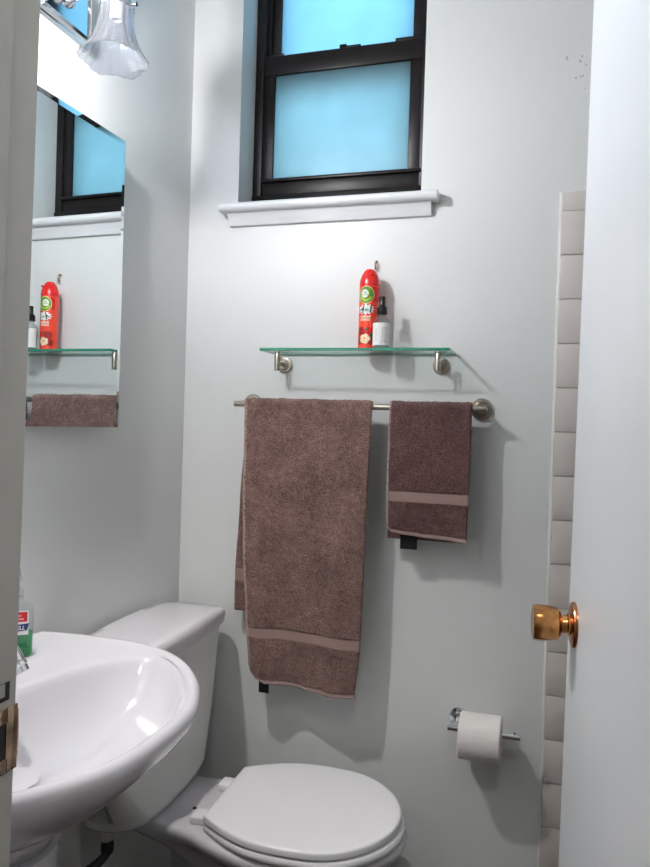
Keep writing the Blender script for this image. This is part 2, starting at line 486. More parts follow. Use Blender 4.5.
mk('drain', lathe((.48, .85, .0695), (0, 0, 1), [(0, .025), (.003, .025), (.004, .02), (.002, .001)], 24), M['chrome'], t)

# ------------------------------------------------------------------ mirror cabinet
mc = thing('mirror_cabinet', (XL, 1.2, 1.31), 'tall frameless mirror on the left wall under the wall light', 'mirror')
MXF, MY1, MZ0, MZ1 = -.955, 1.482, 1.279, 1.928
MY0 = .93; TILT = math.radians(MTILT) if 'MTILT' in globals() else math.radians(1.4)
mk('cabinet_box', box((XL+.001, MY0+.012, MZ0+.006), (MXF-.016, MY1-.012, MZ1-.006), .002), M['mirrorback'], mc)
bm = nb()
d = .0045; bw = .012
def mp(y, z, off=0):
    return Vector((MXF + math.tan(TILT)*(y-MY1) + off, y, z))
outer = [mp(MY0, MZ0, -.0012), mp(MY1, MZ0, -.0012), mp(MY1, MZ1, -.0012), mp(MY0, MZ1, -.0012)]
inner = [mp(MY0+bw, MZ0+bw), mp(MY1-bw, MZ0+bw), mp(MY1-bw, MZ1-bw), mp(MY0+bw, MZ1-bw)]
back = [p + Vector((-d, 0, 0)) for p in outer]
add_rings(bm, [back, outer, inner])
mk('mirror_glass', bm, M['mirror'], mc, smooth=False)

# ------------------------------------------------------------------ vanity light
vl = thing('vanity_light', (XL, 1.15, 2.08), 'chrome wall light with ribbed bell glass shades above the mirror', 'wall light')
py0, py1, pz0, pz1 = .90, 1.385, 2.083, 2.205
bm = nb()
def plate_ring(ins, out): return [(XL+out, py0+ins, pz0+ins), (XL+out, py1-ins, pz0+ins), (XL+out, py1-ins, pz1-ins), (XL+out, py0+ins, pz1-ins)]
add_rings(bm, [plate_ring(0, .0005), plate_ring(0, .008), plate_ring(.005, .014), plate_ring(.009, .014), plate_ring(.013, .020),
               plate_ring(.020, .022), plate_ring(.024, .018)])
mk('back_plate', bm, M['chrome'], vl, smooth=False)
def lamp_shade_bm(c, ax, flut=20):
    # bell: narrow neck, gently waisted, six-sided flaring rim, pressed ribs
    H = .110
    rings_o, rings_i = [], []
    a, u, v = frame_axes(ax)
    n = flut*8
    for k in range(15):
        f = k/14
        r = .0305 + .006*f + .029*f**3.0
        hexa = .030*f**1.5
        ro, ri = [], []
        for i in range(n):
            th = 2*PI*i/n
            rr = r*(1 + hexa*math.cos(6*th))
            rib = .0034*(.5+.5*f)*abs(math.cos(flut*th/2))
            z = H*f + (.0022*math.cos(6*th)*f**6)
            ro.append(Vector(c) + a*z + (u*math.cos(th)+v*math.sin(th))*(rr+rib))
            ri.append(Vector(c) + a*z + (u*math.cos(th)+v*math.sin(th))*(rr-.0025))
        rings_o.append(ro); rings_i.append(ri)
    return add_rings(nb(), rings_o + rings_i[::-1], True, False, False)
def lamp(y, lit):
    ax = Vector((-.0, -.075, -1)).normalized()
    c = Vector((-.862, y+.008, 2.118))
    mk('arm', tube(catmull([(XL+.020, y+.01, 2.150), (XL+.045, y+.01, 2.150), (XL+.060, y+.01, 2.185), (XL+.085, y+.012, 2.225),
                            (-.885, y+.012, 2.232), (-.864, y+.011, 2.205), (-.862, y+.010, 2.150)], 8), .0055, 12), M['chrome'], vl)
    mk('arm_flange', lathe((XL+.018, y+.01, 2.150), (1, 0, 0), [(0, .018), (.004, .018), (.009, .012), (.014, .008)], 28), M['chrome'], vl)
    cap = mk('socket_cap', lathe(c - ax*.030, ax, [(0, .010), (.004, .020), (.012, .0305), (.030, .0335), (.036, .0345), (.038, .033)], 40), M['chrome'], vl)
    mk('screw', lathe(c + ax*.002 + Vector((.034, 0, 0)), (1, 0, 0), [(0, .003), (.006, .003), (.007, .0045), (.010, .0045)], 12), M['chrome'], cap)
    mk('screw', lathe(c + ax*.002 + Vector((-.012, .032, 0)), (-.35, .94, 0), [(0, .003), (.006, .003), (.007, .0045), (.010, .0045)], 12), M['chrome'], cap)
    mk('lamp_shade', lamp_shade_bm(c, ax), M['shade'], vl, sharp=60)
    if not lit:      # this socket shows no lit bulb
        mk('lamp_holder', lathe(c + ax*.004, ax, [(0, .013), (.022, .013), (.024, .010), (.016, .009), (.016, .001)], 24), M['bulb_off'], vl)
        return
    mk('bulb', lathe(c + ax*.004, ax, [(0, .012), (.018, .013), (.026, .016), (.038, .0215), (.048, .0235), (.058, .0215), (.066, .015), (.070, .008), (.0712, .001)], 28), M['bulb_on'] if lit else M['bulb_off'], vl)
lamp(1.285, False)
lamp(1.000, True)

# ------------------------------------------------------------------ sink
SY = .92
sk = thing('pedestal_sink', (XL, SY, 0), 'white porcelain pedestal sink with a wide oval basin against the left wall', 'sink')
half = [(0, .360), (.04, .369), (.154, .378), (.239, .371), (.314, .341), (.372, .296), (.423, .235), (.452, .187), (.480, .121), (.490, .060), (.492, 0)]
pts = [(u, v, 0) for u, v in half] + [(u, -v, 0) for u, v in half[-2::-1]]
curve = catmull(pts, 14)
NEAR = .895      # the end beside the door wall is a little shorter
curve = [Vector((p_.x, p_.y*(NEAR if p_.y < 0 else 1), 0)) for p_ in curve]
# close along the wall
curve += [Vector((0, v, 0)) for v in [(-.322 + .682*k/20) for k in range(1, 20)]]
C0 = (.28, 0)
def polar_table(cur, c):
    tb = []
    for p in cur:
        dx, dy = p.x-c[0], p.y-c[1]; tb.append((math.atan2(dy, dx) % (2*PI), math.hypot(dx, dy)))
    tb.sort(); return tb
def polar(tb, th):
    th %= 2*PI
    n = len(tb)
    lo = 0; hi = n-1
    if th < tb[0][0] or th >= tb[-1][0]:
        a0, r0 = tb[-1]; a1, r1 = tb[0]; a0 -= 2*PI
        if th > PI: th -= 2*PI
        return r0 + (r1-r0)*(th-a0)/max(a1-a0, 1e-9)
    while hi-lo > 1:
        m = (lo+hi)//2
        if tb[m][0] <= th: lo = m
        else: hi = m
    a0, r0 = tb[lo]; a1, r1 = tb[hi]
    return r0 + (r1-r0)*(th-a0)/max(a1-a0, 1e-9)
TB = polar_table(curve, C0)
def basin_r(th, cu=.318, au=.158, av=.325, e=1.95):
    c, s_ = math.cos(th), math.sin(th); lo, hi = 0.0, .5
    for _ in range(24):
        m = (lo+hi)/2
        if (abs(.28+m*c-cu)/au)**e + (abs(m*s_)/av)**e < 1: lo = m
        else: hi = m
    return lo
NS = 144
def sring(z, cu, f):
    out = []
    for i in range(NS):
        th = 2*PI*i/NS; r = f(th)
        out.append(Vector((XL+.001+max(0, cu + r*math.cos(th)), SY + r*math.sin(th), z)))
    return out
BS = lambda th: min(basin_r(th), (lambda a, b: -.012*math.log(math.exp(-a/.012)+math.exp(-b/.012)))(basin_r(th), polar(TB, th)-.036))
ou = lambda s, off=0: (lambda th: polar(TB, th)*s + off)
inn = lambda s, off=0: (lambda th: BS(th)*s + off)
rings = [sring(.660, .215, lambda th: .080), sring(.680, .215, lambda th: .090), sring(.690, .220, ou(.33)), sring(.698, .226, ou(.41)), sring(.713, .236, ou(.51)), sring(.733, .247, ou(.605)),
         sring(.756, .258, ou(.705)), sring(.778, .266, ou(.795)), sring(.800, .273, ou(.875)), sring(.818, .278, ou(.935)), sring(.833, .28, ou(.972)), sring(.845, .28, ou(.992)), sring(.854, .28, ou(1, -.001)),
         sring(.860, .28, ou(1, -.006)), sring(.8625, .28, ou(1, -.011)), sring(.8625, .28, ou(1, -.017)), sring(.860, .28, ou(1, -.022)), sring(.8565, .28, ou(1, -.026)),
         sring(.8545, .281, inn(1.0, .013)), sring(.8525, .282, inn(1.0, .007)), sring(.848, .283, inn(1, .001)), sring(.840, .284, inn(1, -.004)),
         sring(.820, .286, inn(.965, -.006)), sring(.797, .288, inn(.90, -.008)), sring(.775, .288, inn(.80, -.010)), sring(.758, .288, inn(.67, -.01)),
         sring(.745, .285, inn(.50, -.01)), sring(.737, .28, inn(.33, -.01)), sring(.732, .27, inn(.2, 0)), sring(.728, .27, lambda th: .022)]
mk('basin', add_rings(nb(), rings), M['porcelain'], sk, sharp=70)
mk('drain', lathe((XL+.271, SY, .7265), (0, 0, 1), [(0, .021), (.0035, .021), (.0045, .018), (.002, .014), (.002, .001)], 32), M['chrome'], sk)
# pedestal column
def ped(z, ru, rv, cu): return [Vector((XL+cu+ru*math.cos(2*PI*i/64), SY+rv*math.sin(2*PI*i/64), z)) for i in range(64)]
mk('pedestal', add_rings(nb(), [ped(0, .115, .125, .20), ped(.02, .115, .125, .20), ped(.05, .100, .108, .205), ped(.12, .086, .092, .208), ped(.35, .080, .086, .21),
                                ped(.55, .082, .088, .212), ped(.655, .088, .094, .215)]), M['porcelain'], sk)
# faucet stands on the sink but is plumbed to it
fc = thing('faucet', (XL+.075, SY+.02, .853), 'small chrome faucet on the back ledge of the sink', 'faucet')
fy = SY+.055
rings = [rrect(XL+.048, XL+.098, fy-.075, fy+.075, .024, z) for z in (.8545, .862)] + [rrect(XL+.053, XL+.093, fy-.07, fy+.07, .019, .868)]
mk('base', add_rings(nb(), rings), M['chrome'], fc)
sp = catmull([(XL+.073, fy, .866), (XL+.074, fy, .905), (XL+.092, fy, .935), (XL+.130, fy, .944), (XL+.180, fy, .932), (XL+.200, fy, .908)], 8)
mk('spout', tube(sp, .011, 20, rads=[.016-.0045*min(1, i/20) for i in range(len(sp))]), M['chrome'], fc)
dirn = (sp[-1]-sp[-3]).normalized()
mk('aerator', lathe(sp[-1]-dirn*.004, dirn, [(0, .0115), (.002, .0135), (.007, .0135), (.009, .012), (.018, .012), (.019, .010)], 28), M['chrome'], fc)
for s_ in (-1, 1):
    h = mk('handle', lathe((XL+.073, fy+s_*.05, .866), (0, 0, 1), [(0, .014), (.012, .012), (.018, .017), (.034, .016), (.038, .012)], 24), M['chrome'], fc)
mk('lift_rod', lathe((XL+.058, fy, .868), (0, 0, 1), [(0, .002), (.05, .002), (.052, .005), (.06, .005)], 12), M['chrome'], fc)

# ------------------------------------------------------------------ writing helper
def text_bm(txt, size, shear=0.0, spacing=1.0):
    cu = bpy.data.curves.new('lettering', 'FONT'); cu.body = txt; cu.size = size
    cu.align_x = 'CENTER'; cu.align_y = 'CENTER'; cu.shear = shear; cu.space_character = spacing
    cu.resolution_u = 3; cu.offset = size*.02
    o = bpy.data.objects.new('lettering', cu)
    COL.objects.link(o)
    dg = bpy.context.evaluated_depsgraph_get()
    me = bpy.data.meshes.new_from_object(o.evaluated_get(dg))
    bm = nb(); bm.from_mesh(me)
    bpy.data.objects.remove(o); bpy.data.curves.remove(cu); bpy.data.meshes.remove(me)
    bmesh.ops.triangulate(bm, faces=bm.faces)
    return bm
def wrap(bm, c, R, a0, z0, lift=.0003, rot=0.0):
    """lay a flat drawing (x across, y up) on an upright cylinder; a0 = heading of its middle"""
    for v in bm.verts:
        x, y = v.co.x, v.co.y
        if rot: x, y = x*math.cos(rot)-y*math.sin(rot), x*math.sin(rot)+y*math.cos(rot)
        th = a0 + x/R
        v.co = Vector((c[0]+(R+lift)*math.cos(th), c[1]+(R+lift)*math.sin(th), z0+y))
    return bm
def add_disc(bm, rx, ry, cx=0, cy=0, n=28, m=4, r0=0.0, a0=0, a1=2*PI, shape=None):
    rows = []
    full = abs(a1-a0-2*PI) < 1e-6
    for j in range(m+1):
        f = r0 + (1-r0)*j/m
        row = []
        for i in range(n + (0 if full else 1)):
            t = a0 + (a1-a0)*i/n; k = shape(t) if shape else 1
            row.append(bm.verts.new((cx+rx*f*k*math.cos(t), cy+ry*f*k*math.sin(t), 0)))
        rows.append(row)
    for a, b in zip(rows[:-1], rows[1:]):
        for i in range(n if full else n):
            j = (i+1) % len(a)
            if not full and i == n: continue
            try: bm.faces.new((a[i], a[j], b[j], b[i]))
            except ValueError: pass
    bmesh.ops.remove_doubles(bm, verts=bm.verts, dist=1e-6)
    return bm
def add_patch(bm, x0, x1, y0, y1, nx=10, ny=4, fn=None):
    g = [[bm.verts.new((x0+(x1-x0)*i/nx, y0+(y1-y0)*j/ny, 0) if not fn else fn(i/nx, j/ny)) for i in range(nx+1)] for j in range(ny+1)]
    for j in range(ny):
        for i in range(nx): bm.faces.new((g[j][i], g[j][i+1], g[j+1][i+1], g[j+1][i]))
    return bm

# ------------------------------------------------------------------ hand sanitizer bottle
hs = thing('sanitizer_bottle', (-.944, 1.142, .8535), 'clear pump bottle of green hand sanitizer on the sink ledge', 'bottle')
hc = (-.944, 1.142); z0 = .8545; hr = math.radians(-52)
def hsr(w, d, z, r=.014):
    out = []
    for p in rrect(-w/2, w/2, -d/2, d/2, min(r, d/2-.001), z):
        x, y = p.x, p.y
        out.append(Vector((hc[0]+x*math.cos(hr)-y*math.sin(hr), hc[1]+x*math.sin(hr)+y*math.cos(hr), p.z)))
    return out
hr = math.radians(40)
W_, D_ = .064, .042
mk('bottle_body', add_rings(nb(), [hsr(W_-.008, D_-.008, z0), hsr(W_, D_, z0+.005), hsr(W_, D_, z0+.085), hsr(W_-.006, D_-.004, z0+.094), hsr(W_-.026, D_-.014, z0+.101), hsr(.027, .026, z0+.105, .012), hsr(.027, .026, z0+.110, .012)]), M['clear'], hs)
mk('gel', add_rings(nb(), [hsr(W_-.010, D_-.010, z0+.0015), hsr(W_-.003, D_-.003, z0+.006), hsr(W_-.003, D_-.003, z0+.044)]), M['gel'], hs)
pc = (hc[0], hc[1], z0+.1095)
pm = mk('pump', lathe(pc, (0, 0, 1), [(0, .0145), (.014, .0145), (.016, .010), (.020, .005), (.040, .005), (.041, .009), (.050, .009), (.052, .007)], 28), M['clear'], hs)
mk('nozzle', tube([(hc[0], hc[1], z0+.156), (hc[0]+.02, hc[1]-.017, z0+.157), (hc[0]+.033, hc[1]-.028, z0+.150)], .004, 12), M['clear'], pm)
def on_face(bm, lift=.0006, face=-1):   # lay drawing on the wide face that looks to the room
    for v in bm.verts:
        x = v.co.x; y = face*(D_/2+lift)
        v.co = Vector((hc[0]+x*math.cos(hr)-y*math.sin(hr), hc[1]+x*math.sin(hr)+y*math.cos(hr), z0+v.co.y))
    return bm
lb = mk('label_sheet', on_face(add_patch(nb(), -.023, .023, .044, .088), .0002), M['white'], hs, smooth=False)
mk('red_block', on_face(add_patch(nb(), -.023, .021, .068, .086), .0004), M['labelred'], lb, smooth=False)
for yy in (.0735, .0795):
    b_ = text_bm('Advanced' if yy > .075 else 'Hand Sanitizer', .0052)
    for v in b_.verts: v.co.y += yy
    mk('lettering', on_face(b_, .0006), M['white'], lb, smooth=False)
mk('blue_mark', on_face(add_patch(nb(), 0, 0, 0, 0, 8, 2, fn=lambda a, b: (-.022+.043*a+.003*b, .048+.004*a+.013*b, 0)), .0004), M['navy'], lb, smooth=False)
b_ = text_bm('PURELL', .0102, shear=.25)
for v in b_.verts: v.co.y += .0565
mk('lettering', on_face(b_, .0006), M['white'], lb, smooth=False)
mk('green_strip', on_face(add_patch(nb(), -.020, .020, .022, .029), .0004), M['dgreen'], lb, smooth=False)

# ------------------------------------------------------------------ toilet (own space: x out of the wall, y across)
tl = thing('toilet', (XL+.006, 1.566, 0), 'white toilet with the lid closed, tank against the left wall', 'toilet', rotz=math.radians(2.2), local=True)
half = [(.07, .105), (.16, .115), (.24, .128), (.31, .158), (.39, .185), (.47, .192), (.55, .181), (.62, .148), (.67, .100), (.70, .047), (.708, 0)]
pts = [(u, v, 0) for u, v in half] + [(u, -v, 0) for u, v in half[-2::-1]]
cv = catmull(pts, 10) + [Vector((.07, -.105+.21*k/14, 0)) for k in range(1, 14)]
TC = (.36, 0); TBt = polar_table(cv, TC)
def tring(z, cu, s, off=0, sy=1.0):
    out = []
    for i in range(120):
        th = 2*PI*i/120; r = polar(TBt, th)*s+off
        out.append(Vector((cu+r*math.cos(th), r*math.sin(th)*sy, z)))
    return out
mk('bowl', add_rings(nb(), [tring(0, .39, .56), tring(.02, .39, .57), tring(.06, .40, .50, 0, .95), tring(.16, .41, .48, 0, .95), tring(.24, .415, .53), tring(.30, .41, .64), tring(.342, .395, .78),
                            tring(.366, .375, .90), tring(.380, .363, .97), tring(.392, .36, .995), tring(.402, .36, 1.0), tring(.408, .36, 1, -.004), tring(.411, .36, 1, -.012)]), M['porcelain'], tl, sharp=60)
mk('bolt_cap', lathe((.36, .115, .0), (0, 0, 1), [(0, .016), (.02, .014), (.028, .004)], 20), M['seat'], tl)
# seat and lid
def loop(u0, wid, wmax, u1, z, off=0, n=40):
    """straight back edge, egg-shaped front"""
    um = u0 + (u1-u0)*.50
    H_ = [(u0, wid), (u0+.03, wid+(wmax-wid)*.30), (u0+.075, wid+(wmax-wid)*.66), (u0+.13, wid+(wmax-wid)*.93), (um, wmax), (um+(u1-um)*.35, wmax*.955), (um+(u1-um)*.63, wmax*.80), (um+(u1-um)*.85, wmax*.54), (um+(u1-um)*.965, wmax*.27), (u1, 0)]
    P = [(u, v, 0) for u, v in H_] + [(u, -v, 0) for u, v in H_[-2::-1]]
    c = catmull(P, 6); c = [Vector((p.x, p.y, z)) for p in c]
    k = len(c)
    c += [Vector((u0, -wid + 2*wid*j/8, z)) for j in range(1, 8)]
    if off:
        cen = Vector((um, 0, z)); c = [p + (cen-p).normalized()*off for p in c]
    return c
st = mk('seat', add_rings(nb(), [loop(.284, .118, .194, .704, .4125, .004), loop(.284, .118, .194, .704, .416), loop(.284, .118, .194, .704, .424), loop(.284, .118, .194, .704, .429, .004)]), M['seat'], tl, sharp=50)
ld = mk('lid', add_rings(nb(), [loop(.284, .120, .191, .694, .4325, .003), loop(.284, .120, .191, .694, .4345), loop(.284, .120, .191, .694, .4445), loop(.284, .120, .191, .694, .4475, .0015), loop(.284, .120, .191, .694, .4490, .005),
                                loop(.284, .120, .191, .694, .4500, .014), loop(.284, .120, .191, .694, .4505, .07)]), M['seat'], tl, sharp=50)
for s_ in (-1, 1):
    hg = mk('hinge', box((.242, s_*.078-.022, .4105), (.281, s_*.078+.022, .428), .004), M['seat'], tl)
    mk('hinge_pin', lathe((.281, s_*.078-.02 if s_ > 0 else s_*.078-.026, .428), (0, 1, 0), [(0, .005), (.046, .005)], 14), M['inkgrey'], hg)
mk('lid_bumper', lathe((.225, -.035, .4105), (0, 0, 1), [(0, .005), (.003, .004), (.0035, .001)], 12), M['black'], tl)
# tank
def tk(z, w, u1, u0=.004, bow=.020, r=.030, n=10):
    """rounded box with a bowed front"""
    out = []
    base = rrect(u0, u1, -w, w, r, z, n)
    # add points along the front
    pts = []
    m = len(base)
    for i in range(m):
        p, q = base[i], base[(i+1) % m]
        pts.append(p)
        if (p-q).length > .06:
            k = 14
            for j in range(1, k): pts.append(p.lerp(q, j/k))
    for p in pts:
        f = max(0, (p.x-u0)/(u1-u0)); out.append(Vector((p.x + bow*(1-(p.y/w)**2)*f, p.y, p.z)))
    return out
mk('tank', add_rings(nb(), [tk(.404, .165, .115, r=.055), tk(.407, .182, .138, r=.06), tk(.417, .194, .150, r=.065), tk(.440, .203, .157, r=.06), tk(.60, .220, .163, r=.040), tk(.775, .232, .168)]), M['tank'], tl, sharp=50)
def crown(z, w, u1, ch, **k):
    r = tk(z, w, u1, **k)
    for p in r: p.z += ch*(1-(p.y/w)**2)
    return r
lidr = [tk(.774, .236, .170, r=.03), tk(.776, .243, .177, r=.034), crown(.798, .246, .180, .006, r=.036), crown(.806, .243, .176, .009, u0=.006, r=.034), crown(.810, .236, .168, .011, u0=.010, r=.03)]
bm = nb(); add_rings(bm, lidr, cap1=False)
# crowned top surface
top = lidr[-1]; cen = Vector((.09, 0, 0))
prev = top; rr = []
for s_ in (.8, .55, .3, .05):
    ring = []
    for p in top:
        q = Vector((cen.x+(p.x-cen.x)*s_, p.y*s_, 0)); q.z = .810+.011*(1-(p.y*s_/.236)**2)+.001
        ring.append(q)
    rr.append(ring)
add_rings(bm, [top]+rr, cap0=False)
bmesh.ops.remove_doubles(bm, verts=bm.verts, dist=1e-5)
mk('tank_lid', bm, M['porcelain'], tl, sharp=50)
lv = mk('flush_lever', tube([(.172, -.17, .72), (.195, -.17, .72), (.200, -.15, .718), (.200, -.10, .708)], .005, 12), M['chrome'], tl)
mk('escutcheon', lathe((.166, -.17, .72), (1, 0, 0), [(0, .014), (.006, .014), (.010, .008)], 24), M['chrome'], lv)
# supply nut, valve and hose under the tank
mk('supply_nut', lathe((.075, -.158, .376), (0, 0, 1), [(0, .011), (.01, .014), (.026, .015), (.034, .012)], 20), M['pvc'], tl)
mk('supply_hose', tube(catmull([(.075, -.158, .380), (.077, -.158, .365), (.077, -.164, .350), (.068, -.185, .338), (.050, -.215, .330), (.022, -.235, .328), (.0, -.24, .328)], 8), .0095, 14), M['hose'], tl)
mk('supply_elbow', lathe((.077, -.160, .348), (0, .05, 1), [(0, .010), (.006, .014), (.024, .014), (.03, .010)], 14), M['hose'], tl)
mk('shutoff_valve', lathe((-.002, -.24, .328), (1, 0, 0), [(0, .022), (.004, .022), (.006, .011), (.03, .011), (.034, .007)], 20), M['chrome'], tl)

# ------------------------------------------------------------------ glass shelf and brackets
sh = thing('glass_shelf', (-.4825, YB, 1.482), 'green-edged glass shelf on two nickel brackets below the window', 'shelf')
sx0, sx1, sy0, sy1, sz0, sz1 = -.726, -.2460, 1.751, 1.866, 1.4815, 1.4885
bm = box((sx0, sy0, sz0), (sx1, sy1, sz1), .0007, 1)
for f in bm.faces:
    f.material_index = 0 if abs(f.normal.z) > .9 else 1
mk('glass_panel', bm, [M['shelfglass'], M['shelfedge']], sh, smooth=False)
for bx in (-.700, -.2825):
    post = mk('bracket_post', lathe((bx, 1.812, 1.4355), (0, 0, 1), [(0, .0065), (.001, .0078), (.0445, .0078), (.0455, .0072)], 28), M['nickel'], sh)
    mk('wall_rosette', lathe((bx, YB-.0005, 1.4555), (0, -1, 0), [(0, .0215), (.005, .0215), (.007, .0200), (.008, .0145), (.0095, .0140), (.013, .0125), (.0135, .009)], 40), M['nickel'], post)
    mk('bracket_arm', lathe((bx, YB-.008, 1.4555), (0, -1, 0), [(0, .0062), (.053, .0062)], 20), M['nickel'], post)
    mk('rubber_pad', lathe((bx, 1.812, 1.4808), (0, 0, 1), [(0, .006), (.0007, .006)], 16), M['black'], post)

# ------------------------------------------------------------------ air freshener can
cc = (-.4615, 1.822); cz = sz1+.0003; R = .0256
ac = thing('air_freshener_can', (cc[0], cc[1], cz), 'tall red air freshener spray can standing on the glass shelf', 'spray can')
ck = lathe((cc[0], cc[1], cz), (0, 0, 1), [(0, R-.003), (.0015, R-.0005), (.004, R), (.158, R), (.160, R-.0004)], 64)
cbody = mk('can_body', ck, M['orange'], ac)
mk('spray_cap', lathe((cc[0], cc[1], cz+.159), (0, 0, 1), [(0, R+.0002), (.006, R+.0003), (.018, R-.0012), (.030, R-.0055), (.040, R-.0115), (.0435, R-.0155), (.0448, R-.020), (.045, .001)], 64), M['red'], ac)
FA = math.atan2(-1.822, .4615) - math.radians(20)    # heading of the label
def put(name, bm, m, x, z, lift, rot=0):
    return mk(name, wrap(bm, cc, R, FA + x/R, cz+z, lift, rot), m, cbody, smooth=False)
put('red_field', add_patch(nb(), -.030, .052, -.016, .020, 30, 4), M['red'], 0, .136, .00012)
put('green_emblem', add_disc(nb(), .0212, .0222, n=40), M['cream'], 0, .136, .0003)
put('green_emblem', add_disc(nb(), .0198, .0208, n=40), M['green'], 0, .136, .0005)
put('green_emblem', add_disc(nb(), .0165, .0120, 0, -.004, n=30, a0=PI, a1=2*PI, r0=.55), M['lime'], 0, .136, .0007)
put('white_disc', add_disc(nb(), .0100, .0100, n=32), M['white'], -.003, .139, .0008)
put('lettering', text_bm('AIR', .0066), M['green'], -.003, .1420, .0010)
put('lettering', text_bm('WICK', .0062), M['green'], -.003, .1362, .0010)
put('starburst', add_disc(nb(), .0200, .0120, n=48, shape=lambda t: 1+.22*math.cos(12*t)), M['white'], 0, .100, .0003)
put('lettering', text_bm('4', .0270, shear=.2), M['dgreen'], -.011, .099, .0008)
put('lettering', text_bm('in', .0125, shear=.2), M['dgreen'], .0025, .099, .0008)
put('lettering', text_bm('1', .0270, shear=.2), M['dgreen'], .0115, .101, .0008)
put('text_lines', text_bm('AIR FRESHENER', .0042), M['white'], 0, .083, .0005)
put('text_panel', add_patch(nb(), -.013, .013, -.006, .006), M['pinkish'], -.001, .0775, .0003)
put('text_lines', text_bm('apple cinnamon', .0036), M['dred'], -.001, .0785, .0007)
for (x, z, r, m) in ((-.012, .046, .012, 'dred'), (.008, .047, .011, 'red'), (-.016, .024, .011, 'dred'), (.015, .022, .010, 'dred'), (.004, .050, .004, 'dgreen'), (.018, .036, .006, 'dgreen')):
    put('apple_picture', add_disc(nb(), r, r*.9), M[m], x, z, .0003)
put('blossom_picture', add_disc(nb(), .0115, .0105, n=50, shape=lambda t: 1+.22*abs(math.cos(2.5*t))), M['cream'], 0, .027, .0007)
put('blossom_picture', add_disc(nb(), .0022, .0022), M['orange'], 0, .028, .0009)
# spray nozzle slot on the cap
mk('nozzle', lathe((cc[0]+.010, cc[1]-.020, cz+.187), (.4, -.8, .35), [(0, .0035), (.0045, .003), (.005, .001)], 16), M['red'], ac)

# ------------------------------------------------------------------ small spray bottle
bc = (-.4205, 1.790); RB = .0208
sb = thing('spray_bottle', (bc[0], bc[1], cz), 'small clear spray bottle with white label and black sprayer, in front of the red can', 'bottle')
bz = cz
bo = mk('bottle_body', lathe((bc[0], bc[1], bz), (0, 0, 1), [(0, RB-.003), (.002, RB), (.064, RB), (.071, RB-.002), (.077, RB-.007), (.081, .0100), (.088, .0100)], 48), M['clear'], sb)
mk('liquid', lathe((bc[0], bc[1], bz+.0012), (0, 0, 1), [(0, RB-.004), (.002, RB-.0012), (.052, RB-.0012)], 40), M['liquid'], sb)
mk('sprayer', lathe((bc[0], bc[1], bz+.085), (0, 0, 1), [(0, .0128), (.001, .0132), (.017, .0128), (.019, .0100), (.023, .0080), (.038, .0076), (.043, .0080), (.044, .0065)], 36), M['black'], sb)
mk('nozzle', lathe((bc[0], bc[1], bz+.122), (.25, -.97, 0), [(0, .004), (.0095, .004), (.010, .0025)], 16), M['black'], sb)
lab = mk('label_sheet', wrap(add_patch(nb(), -.040, .040, 0, .055, 30, 2), bc, RB, math.atan2(-1.78, .41), bz+.008, .0004), M['white'], sb)
LA = math.atan2(-1.790, .4205)
def lput(bm, m, x, z, rot=0, l=.0007): mk('lettering', wrap(bm, bc, RB, LA + x/RB, bz+z, l, rot), M[m], lab, smooth=False)
for k in range(7):
    lput(add_patch(nb(), -.0055, .0055-.002*(k % 3), -.00045, .00045, 6, 1), 'inkgrey' if k not in (3, 5) else 'labelred', .0105, .050-.0055*k)
for k in range(5):
    lput(add_patch(nb(), -.004, .003-.0015*(k % 2), -.0004, .0004, 6, 1), 'inkgrey', -.013, .045-.006*k)
lput(add_patch(nb(), -.0004, .0004, -.020, .020, 1, 1), 'inkgrey', .002, .032)

# ------------------------------------------------------------------ tiny hook on the wall above the can
hk = catmull([(-.4585, YB, 1.722), (-.4585, YB-.006, 1.722), (-.4582, YB-.011, 1.717), (-.4578, YB-.0115, 1.709), (-.4576, YB-.008, 1.703), (-.4576, YB-.0045, 1.706)], 6)
bm = tube(hk, .0024, 10); add_lathe(bm, (-.4585, YB-.0005, 1.722), (0, -1, 0), [(0, .0038), (.0015, .0035), (.002, .002)], 14)
add_lathe(bm, (-.4577, YB-.0095, 1.704), (0, .2, -1), [(0, .001), (.002, .0032), (.004, .0030), (.0055, .001)], 12)
tag(mk('wall_hook', bm, M['strike'], loc=(-.4585, YB, 1.712)), 'tiny bronze cup hook screwed into the wall above the red can', 'hook')

# ------------------------------------------------------------------ towel bar
TZ = 1.347; TY = 1.800; TRr = .0078
tbar = thing('towel_bar', (-.482, YB, TZ), 'long nickel towel bar on the wall below the glass shelf', 'towel bar')
rod = mk('rail', lathe((-.812, TY, TZ), (1, 0, 0), [(0, TRr-.001), (.001, TRr), (.651, TRr), (.652, TRr-.001)], 28), M['nickel'], tbar)
for bx in (-.787, -.1795):
    p = mk('wall_rosette', lathe((bx, YB-.0005, TZ+.002), (0, -1, 0), [(0, .0265), (.006, .0265), (.0085, .0245), (.009, .0185), (.0105, .018), (.0145, .016), (.015, .010)], 44), M['nickel'], tbar)
    mk('post', lathe((bx, YB-.010, TZ+.001), (0, -1, 0), [(0, .0085), (.060, .0085)], 24), M['nickel'], p)

